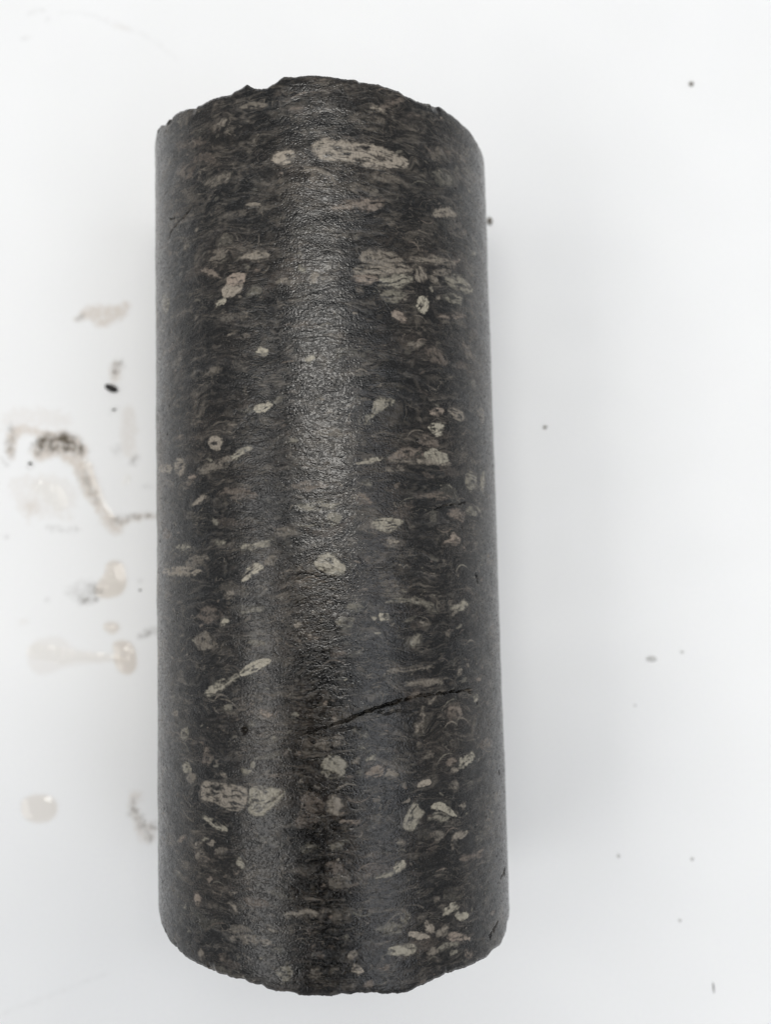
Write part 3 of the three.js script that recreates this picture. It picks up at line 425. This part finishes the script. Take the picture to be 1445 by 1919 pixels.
  for (let j = 0; j < M; j++) for (let i = 0; i < N; i++) {
    const o = j * N + i, s = (i + .5) / N * 2 * HALF - HALF, z = UZ0 + (j + .5) / M * UZL;
    const zw = z + WZ[o], zz = zw + 1.5 * noise(s * .08 + 3, zw * .12) + .8 * noise(s * .22, zw * .35) + .22 * noise(s * .9, zw * 1.1), ss = s + 1.5 * noise(s * .18, z * .2 + 8);
    const L1 = noise(ss * .09, zz * .62), L2 = noise(ss * .20 + 4, zz * 1.7), L3 = noise(ss * .7 + 31, zz * 3.0), patchy = noise(s * .07 + 40, z * .10), mot = noise(ss * .8, zz * 1.3), fine = noise(ss * 2.8, zz * 4.0);
    const seam = Math.abs(noise(ss * .2 + 17, zz * .75 + 2)), wisp = Math.abs(noise(ss * .34 + 60, zz * 1.25 + 7)), seam2 = Math.abs(noise(ss * .5 + 31, zz * 1.6 + 12));
    // nearest grain
    const gx = (s + HALF) / G, gz = (z - UZ0) / (G * .86), gi = gx | 0, gj = gz | 0; let bd = 9, bk = 0, bx = 0, bz = 0;
    for (let v = Math.max(0, gj - 1); v <= gj + 1; v++) for (let u = Math.max(0, gi - 1); u <= gi + 1; u++) { const k = v * gn + u, dx = gx - u - GX[k], dz = gz - v - GZ[k], q = dx * dx + dz * dz; if (q < bd) { bd = q; bk = k; bx = dx; bz = dz; } }
    const grain = GC[bk];
    let k = .0096 * Math.exp(.85 * L1 + .9 * L2 + .6 * L3 + .35 * patchy + .35 * mot + .3 * fine + .8 * (grain - .5));
    k *= (.3 + .7 * sst(.0, .09, seam)) * (.45 + .55 * sst(0, .10, seam2)) * (1 - .75 * clamp(DK[o]));
    const brown = clamp(.5 + 1.1 * noise(s * .07 + 70, z * .09 + 9) + .3 * mot); k *= 1 + .45 * (brown - .4);
    let cr_ = k * (1 + .26 * brown), cg = k * (1 + .04 * brown), cb = k * (1.0 - .16 * brown);
    const wisp2 = Math.abs(noise(ss * .16 + 130, zz * 2.0 + 3)), pale = .38 * sst(.12, .0, wisp2) * sst(.0, .45, noise(s * .16 + 55, z * .35 + 2)) * (.55 + .9 * Math.max(0, noise(ss * .9 + 8, zz * .8))) + .6 * sst(.08, .0, wisp) * sst(-.15, .5, noise(s * .25 + 5, z * .3)) * (.6 + .8 * fine)
      + .26 * sst(.0, .8, noise(ss * .2 + 90, zz * .5) + .35 * L2 + .25 * sst(-56, -74, z)) * (.5 + .6 * mot + .6 * L3) + .12 * sst(.2, .7, noise(ss * .6 + 20, zz * 1.3));
    const t = clamp(T[o] * (.86 + .3 * grain + .25 * fine)), hu = HUES[Q[o] ? Q[o] - 1 : 0], tt = clamp(Math.max(t, .66 * pale * (1 - DK[o])));
    cr_ += (hu[0] - cr_) * tt * .85; cg += (hu[1] - cg) * tt * .85; cb += (hu[2] - cb) * tt * .85;
    // relief: grain facets, layers and seams standing out or worn back, drilling grooves round the core
    const rougher = clamp(.75 + .7 * noise(s * .13 + 2, z * .2 + 6)) * (1 - .55 * tt);
    const h = .92 * rougher * (GA[bk] * bx + .8 * GB[bk] * bz) + .10 * L3 + .09 * L2 + .08 * fine + .5 * (sst(0, .09, seam) - 1) + .3 * (sst(0, .10, seam2) - 1) + .5 * HH[o] - .3 * sst(.5, .62, noise(s * .9 + 44, z * 1.3)) - .12 * sst(.06, 0, Math.abs(noise(s * .05 + 9, z * 1.9)));
    HH[o] = h; T[o] = tt; WZ[o] = GD[bk];
    col[o * 4] = s8(cr_); col[o * 4 + 1] = s8(cg); col[o * 4 + 2] = s8(cb); col[o * 4 + 3] = 255;
  }
  for (const c of cracks) box(c.b, (o, s, z) => {
    const wob = .28 * noise(s * .7, z * .7) + .16 * noise(s * 1.9, z * 1.9 + 3) + .12 * noise(s * 3.4, z * 2.6), [d, t] = sdLine(c.p, s, z + .8 * wob), w = c.w * (.45 + .55 * Math.sin(Math.PI * clamp(t * .9 + .05))) * clamp(.82 + .6 * noise(s * .6, z * .6 + 20), .25, 1);
    if (d < w) HH[o] -= 1.1 * (1 - sst(0, w, d));
  });
  for (let o = 0; o < N * M; o++) {
    const b = 255 * clamp(.55 + .2 * HH[o]); bmp[o * 4] = bmp[o * 4 + 1] = bmp[o * 4 + 2] = b; bmp[o * 4 + 3] = rou[o * 4 + 3] = 255;
    rou[o * 4] = rou[o * 4 + 2] = 0; const gl = WZ[o]; rou[o * 4 + 1] = 255 * clamp(.14 + .33 * gl * gl + .22 * T[o] + .03 * HH[o]);
  }
  return new THREE.MeshPhysicalMaterial({ map: tex(col, N, M, true), bumpMap: tex(bmp, N, M), bumpScale: .00019, roughnessMap: tex(rou, N, M), roughness: 1, ior: 1.44 });
})();

const core = new THREE.Group(); core.name = 'drill_core'; scene.add(core);
core.userData = { label: 'dark wet cylindrical rock drill core with pale clasts lying on white table', category: 'rock core' };
const CZ = -18; core.position.set(0, -.00008, CZ * MM);
const local = (p) => [p[0], p[1], p[2] - CZ * MM];
{
  const S = []; for (let s = -61; s <= 61.001; s += .22) S.push(s); { const e = HALF - 61, n = 44; for (let k = 1; k <= n; k++) S.push(61 + e * k / n); for (let k = 1; k <= n; k++) S.unshift(-61 - e * k / n); }
  const nz = 900, ns = S.length, pos = new Float32Array(ns * (nz + 1) * 3), uv = new Float32Array(ns * (nz + 1) * 2), idx = new Uint32Array((ns - 1) * nz * 6);
  const rimT = [], rimL = []; let n = 0, q = 0;
  for (let i = 0; i < ns; i++) {
    const s = S[i], ss = Math.abs(s) > HALF - .01 ? HALF : s, a = zTop(ss), b = zLow(ss);
    for (let j = 0; j <= nz; j++) {
      const z = a + (b - a) * j / nz, e = Math.min(j / nz * (b - a), (1 - j / nz) * (b - a));
      const p = local(onSide(s, z, macro(ss, z) - .28 * (1 - sst(0, .5, e)) - .12 * (1 - sst(0, 1.6, e)) - .6 * sst(.15, .65, noise(s * .22 + b, 3 + (j > nz / 2 ? 9 : 0)) + .2 * noise(s * .5, b + 5)) * (1 - sst(0, 1.8, e)))), t = uvCore(s, z);
      pos.set(p, n * 3); uv.set(t, n * 2); if (j === 0) rimT.push(p); if (j === nz) rimL.push(p); n++;
      if (i < ns - 1 && j < nz) { const k = i * (nz + 1) + j; idx.set([k, k + 1, k + nz + 1, k + 1, k + nz + 2, k + nz + 1], q); q += 6; }
    }
  }
  const g = new THREE.BufferGeometry(); g.setAttribute('position', new THREE.BufferAttribute(pos, 3)); g.setAttribute('uv', new THREE.BufferAttribute(uv, 2)); g.setIndex(new THREE.BufferAttribute(idx, 1)); g.computeVertexNormals();
  const m = shade(new THREE.Mesh(g, coreMat)); m.name = 'core_body'; core.add(m);
  // rough broken ends
  const endMat = new THREE.MeshStandardMaterial({ color: new THREE.Color().setRGB(.032, .030, .028), roughness: .75 });
  for (const [rim, dir] of [[rimT, -1], [rimL, 1]]) {
    let zc = 0; for (const p of rim) zc += p[2] / rim.length;
    const rings = 40, P = [], I = [];
    for (let k = 0; k <= rings; k++) for (let i = 0; i < rim.length; i++) {
      const t = k / rings, p = rim[i], x = p[0] * (1 - t), y = p[1] + (R * MM - p[1]) * t, w = sst(0, .12, t);
      P.push(x, y, p[2] + (zc - p[2]) * sst(0, 1, t) + w * MM * dir * (-.6 + .9 * noise(x * 90, y * 90 + dir) + .4 * noise(x * 320, y * 320) + .16 * noise(x * 900, y * 900)));
    }
    const W = rim.length; for (let k = 0; k < rings; k++) for (let i = 0; i < W - 1; i++) { const a = k * W + i; if (dir < 0) I.push(a, a + 1, a + W, a + 1, a + W + 1, a + W); else I.push(a, a + W, a + 1, a + 1, a + W, a + W + 1); }
    const h = new THREE.BufferGeometry(); h.setAttribute('position', new THREE.Float32BufferAttribute(P, 3)); h.setIndex(I); h.computeVertexNormals();
    const f = shade(new THREE.Mesh(h, endMat)); f.name = 'broken_face'; core.add(f);
  }
  for (const c of clasts) {                                  // every clast that can be picked out is a piece set in the side
    if (c.kind === 'd') continue;                           // dark mud, not a piece
    const h = patch(c.p, .3, c.field, (s, z, d) => local(onSide(s, z, macro(s, z) - .035 + .075 * sst(0, .55, d))), uvCore);
    if (!h.index.count) continue;
    const f = shade(new THREE.Mesh(h, coreMat)); f.name = c.kind === 'o' ? 'ring_clast' : 'pale_clast'; core.add(f);
  }
}

// ------------------------------------------------------------------ wet patches: thin tinted water with a rippled skin
const ripple = (() => {
  const N = 512, d = new Uint8Array(N * N * 4);
  for (let j = 0; j < N; j++) for (let i = 0; i < N; i++) { const x = i / N * 30, y = j / N * 30, b = 255 * clamp(.5 + .36 * noise(x * .5, y * .9) + .2 * noise(x * 1.2, y * 1.9)); d.set([b, b, b, 255], (j * N + i) * 4); }
  const t = tex(d, N, N); t.wrapS = t.wrapT = THREE.RepeatWrapping; return t;
})();
function wet(view, pts, height, tint, bump, name, label, rough = .06) {
  const p = chaikin(tb(view, pts), 3), b = bounds(p, 0), cx = (b[0] + b[2]) / 2, cz = (b[1] + b[3]) / 2, w = Math.min(b[2] - b[0], b[3] - b[1]) * .45;
  const g = patch(p, .35, (x, y) => sdPoly(p, x, y) + .12 * noise(x * .9, y * .9), (x, z, d) => [(x - cx) * MM, (.02 + height * (1 - (1 - clamp(d / w)) ** 2)) * MM, (z - cz) * MM], (x, y) => [x / 30, y / 30]);
  const m = new THREE.MeshPhysicalMaterial({ color: new THREE.Color().setRGB(...tint), transmission: 1, thickness: 0, ior: 1.4, roughness: rough, bumpMap: ripple, bumpScale: bump });
  const o = shade(new THREE.Mesh(g, m)); o.name = numbered(name); o.position.set(cx * MM, .00005, cz * MM); scene.add(o);
  o.userData = { label, category: 'water' };
}
const TAN = [.975, .96, .94], CLEAR = [.99, .985, .975];
wet('c', [930, 150, 1060, 140, 1105, 280, 1095, 400, 1005, 470, 860, 470, 815, 420, 850, 330, 915, 270], .45, TAN, .00012, 'muddy_droplet', 'tan elongated muddy droplet with a grey silty tail on the table');
wet('c', [895, 700, 950, 675, 1035, 690, 1045, 750, 980, 790, 920, 765], .35, TAN, .0001, 'muddy_droplet', 'small round tan droplet just above the tan blob at the wet streak');
wet('c', [985, 850, 1120, 835, 1190, 930, 1195, 1090, 1110, 1150, 1010, 1095, 990, 950], .45, TAN, .00012, 'muddy_droplet', 'tan oval droplet at the core end of the shiny wet streak');
wet('d', [170, 760, 200, 680, 310, 645, 430, 655, 500, 720, 495, 820, 420, 890, 310, 900, 205, 860], .4, [.98, .97, .955], .00002, 'muddy_droplet', 'lone round pale tan droplet away from the other marks');
wet('c', [215, 930, 280, 860, 480, 880, 640, 930, 760, 940, 980, 955, 1105, 1000, 1105, 1035, 880, 1030, 640, 1010, 540, 1060, 420, 1010, 250, 1000], .16, CLEAR, .00014, 'water_streak', 'long shiny streak of clear water running towards a tan droplet', .1);
wet('b', [690, 480, 790, 480, 800, 560, 860, 680, 880, 780, 1000, 960, 980, 1000, 930, 980, 830, 820, 740, 740, 700, 620], .16, CLEAR, .00014, 'water_streak', 'shiny wet trickle running down from the dark mud arch', .1);
wet('b', [240, 700, 320, 640, 500, 670, 580, 770, 600, 830, 550, 930, 500, 930, 420, 860, 330, 770], .14, CLEAR, .00014, 'water_film', 'shiny patch of clear water inside the mud arch', .1);
wet('b', [1060, 660, 1090, 590, 1150, 610, 1140, 670, 1060, 710], .12, CLEAR, .00014, 'water_film', 'little shiny patch of clear water between trickle and core', .1);

// ------------------------------------------------------------------ crumbs of rock lying on the table
const crumbMat = [[.018, .017, .016], [.17, .155, .13], [.055, .05, .045], [.58, .58, .57]].map((c) => new THREE.MeshStandardMaterial({ color: new THREE.Color().setRGB(...c), roughness: .7 }));
function crumb(px, py, L, W, H, turn, m, seed, label) {
  const [x, z] = onTable(px, py), g = new THREE.IcosahedronGeometry(1, 3), p = g.attributes.position;
  for (let i = 0; i < p.count; i++) { const a = p.getX(i), b = p.getY(i), c = p.getZ(i), w = 1 + .28 * noise(a * 1.5 + seed, b * 1.5 + c) + .14 * noise(a * 3.5 + c * 2, b * 3.5 + seed); p.setXYZ(i, a * w * L * MM, Math.max(-.55, b * w) * H * MM, c * w * W * MM); }
  g.computeVertexNormals(); g.computeBoundingBox();
  const o = shade(new THREE.Mesh(g, crumbMat[m])); o.name = numbered('rock_crumb'); o.position.set(x * MM, -g.boundingBox.min.y, z * MM); o.rotation.y = turn; scene.add(o);
  o.userData = { label, category: 'rock crumb', group: 'rock crumbs on the table' };
}
crumb(209, 728, 1.5, .75, .55, -.45, 0, 1, 'largest black wedge-shaped crumb, below a brown smudge');
crumb(213, 768, .4, .25, .2, .2, 2, 2, 'tiny grey crumb just below the black wedge-shaped crumb');
crumb(1296, 158, .5, .5, .4, 0, 1, 3, 'lone olive grey crumb beyond the upper end of the core');
crumb(1022, 801, .45, .33, .22, .5, 1, 4, 'dark crumb in the soft shadow beside the core');
crumb(1222, 1235, 1.1, .6, .3, 0, 3, 5, 'oval grey crumb out on the clean side of the table');
crumb(1279, 1222, .4, .3, .15, 0, 3, 6, 'faint small grey crumb next to the oval grey crumb');
crumb(918, 415, .6, .8, .7, .1, 1, 7, 'olive brown crumb touching the upper flank of the core');
crumb(1338, 1851, .12, 1.1, .1, .05, 2, 8, 'hair-thin dark sliver on the clean side of the table');
crumb(1160, 1604, .35, .4, .15, .4, 3, 9, 'small pale grey crumb nearest the flank of the core');
crumb(1298, 1610, .4, .35, .15, .8, 3, 10, 'small grey crumb farther from the core flank than its twin');
crumb(1275, 1725, .35, .3, .15, 0, 3, 11, 'tiny grey crumb beyond the lower end of the core');
crumb(262, 1106, .3, .2, .15, .4, 2, 12, 'tiny dark crumb between tan droplet and core');
crumb(56, 869, .45, .3, .2, .2, 2, 13, 'tiny dark crumb inside the bend of the mud arch');
crumb(1191, 1322, .3, .2, .12, .2, 3, 14, 'faintest small crumb between the oval crumb and the core');

// ------------------------------------------------------------------ the phone that took the picture: its dark back is mirrored along the core's crown
{
  const g = new THREE.Group(); g.name = 'smartphone'; scene.add(g);
  g.userData = { label: 'black smartphone held above the drill core', category: 'phone' };
  g.position.copy(camera.position); g.quaternion.copy(camera.quaternion);
  const W = .088, H = .168, r = .010, s = new THREE.Shape();
  s.moveTo(-W / 2 + r, -H / 2); s.lineTo(W / 2 - r, -H / 2); s.quadraticCurveTo(W / 2, -H / 2, W / 2, -H / 2 + r); s.lineTo(W / 2, H / 2 - r); s.quadraticCurveTo(W / 2, H / 2, W / 2 - r, H / 2); s.lineTo(-W / 2 + r, H / 2); s.quadraticCurveTo(-W / 2, H / 2, -W / 2, H / 2 - r); s.lineTo(-W / 2, -H / 2 + r); s.quadraticCurveTo(-W / 2, -H / 2, -W / 2 + r, -H / 2);
  const e = new THREE.ExtrudeGeometry(s, { depth: .007, bevelEnabled: true, bevelSize: .001, bevelThickness: .001, bevelSegments: 2, curveSegments: 8 });
  const b = shade(new THREE.Mesh(e, new THREE.MeshStandardMaterial({ color: 0x111214, roughness: .45 }))); b.name = 'phone_body'; b.position.set(-.026, -H / 2 + .030, .004); g.add(b);
}
scene.traverse((o) => { if (o.isMesh && o.name !== 'diffuser') o.castShadow = o.receiveShadow = true; });
renderer.render(scene, camera);
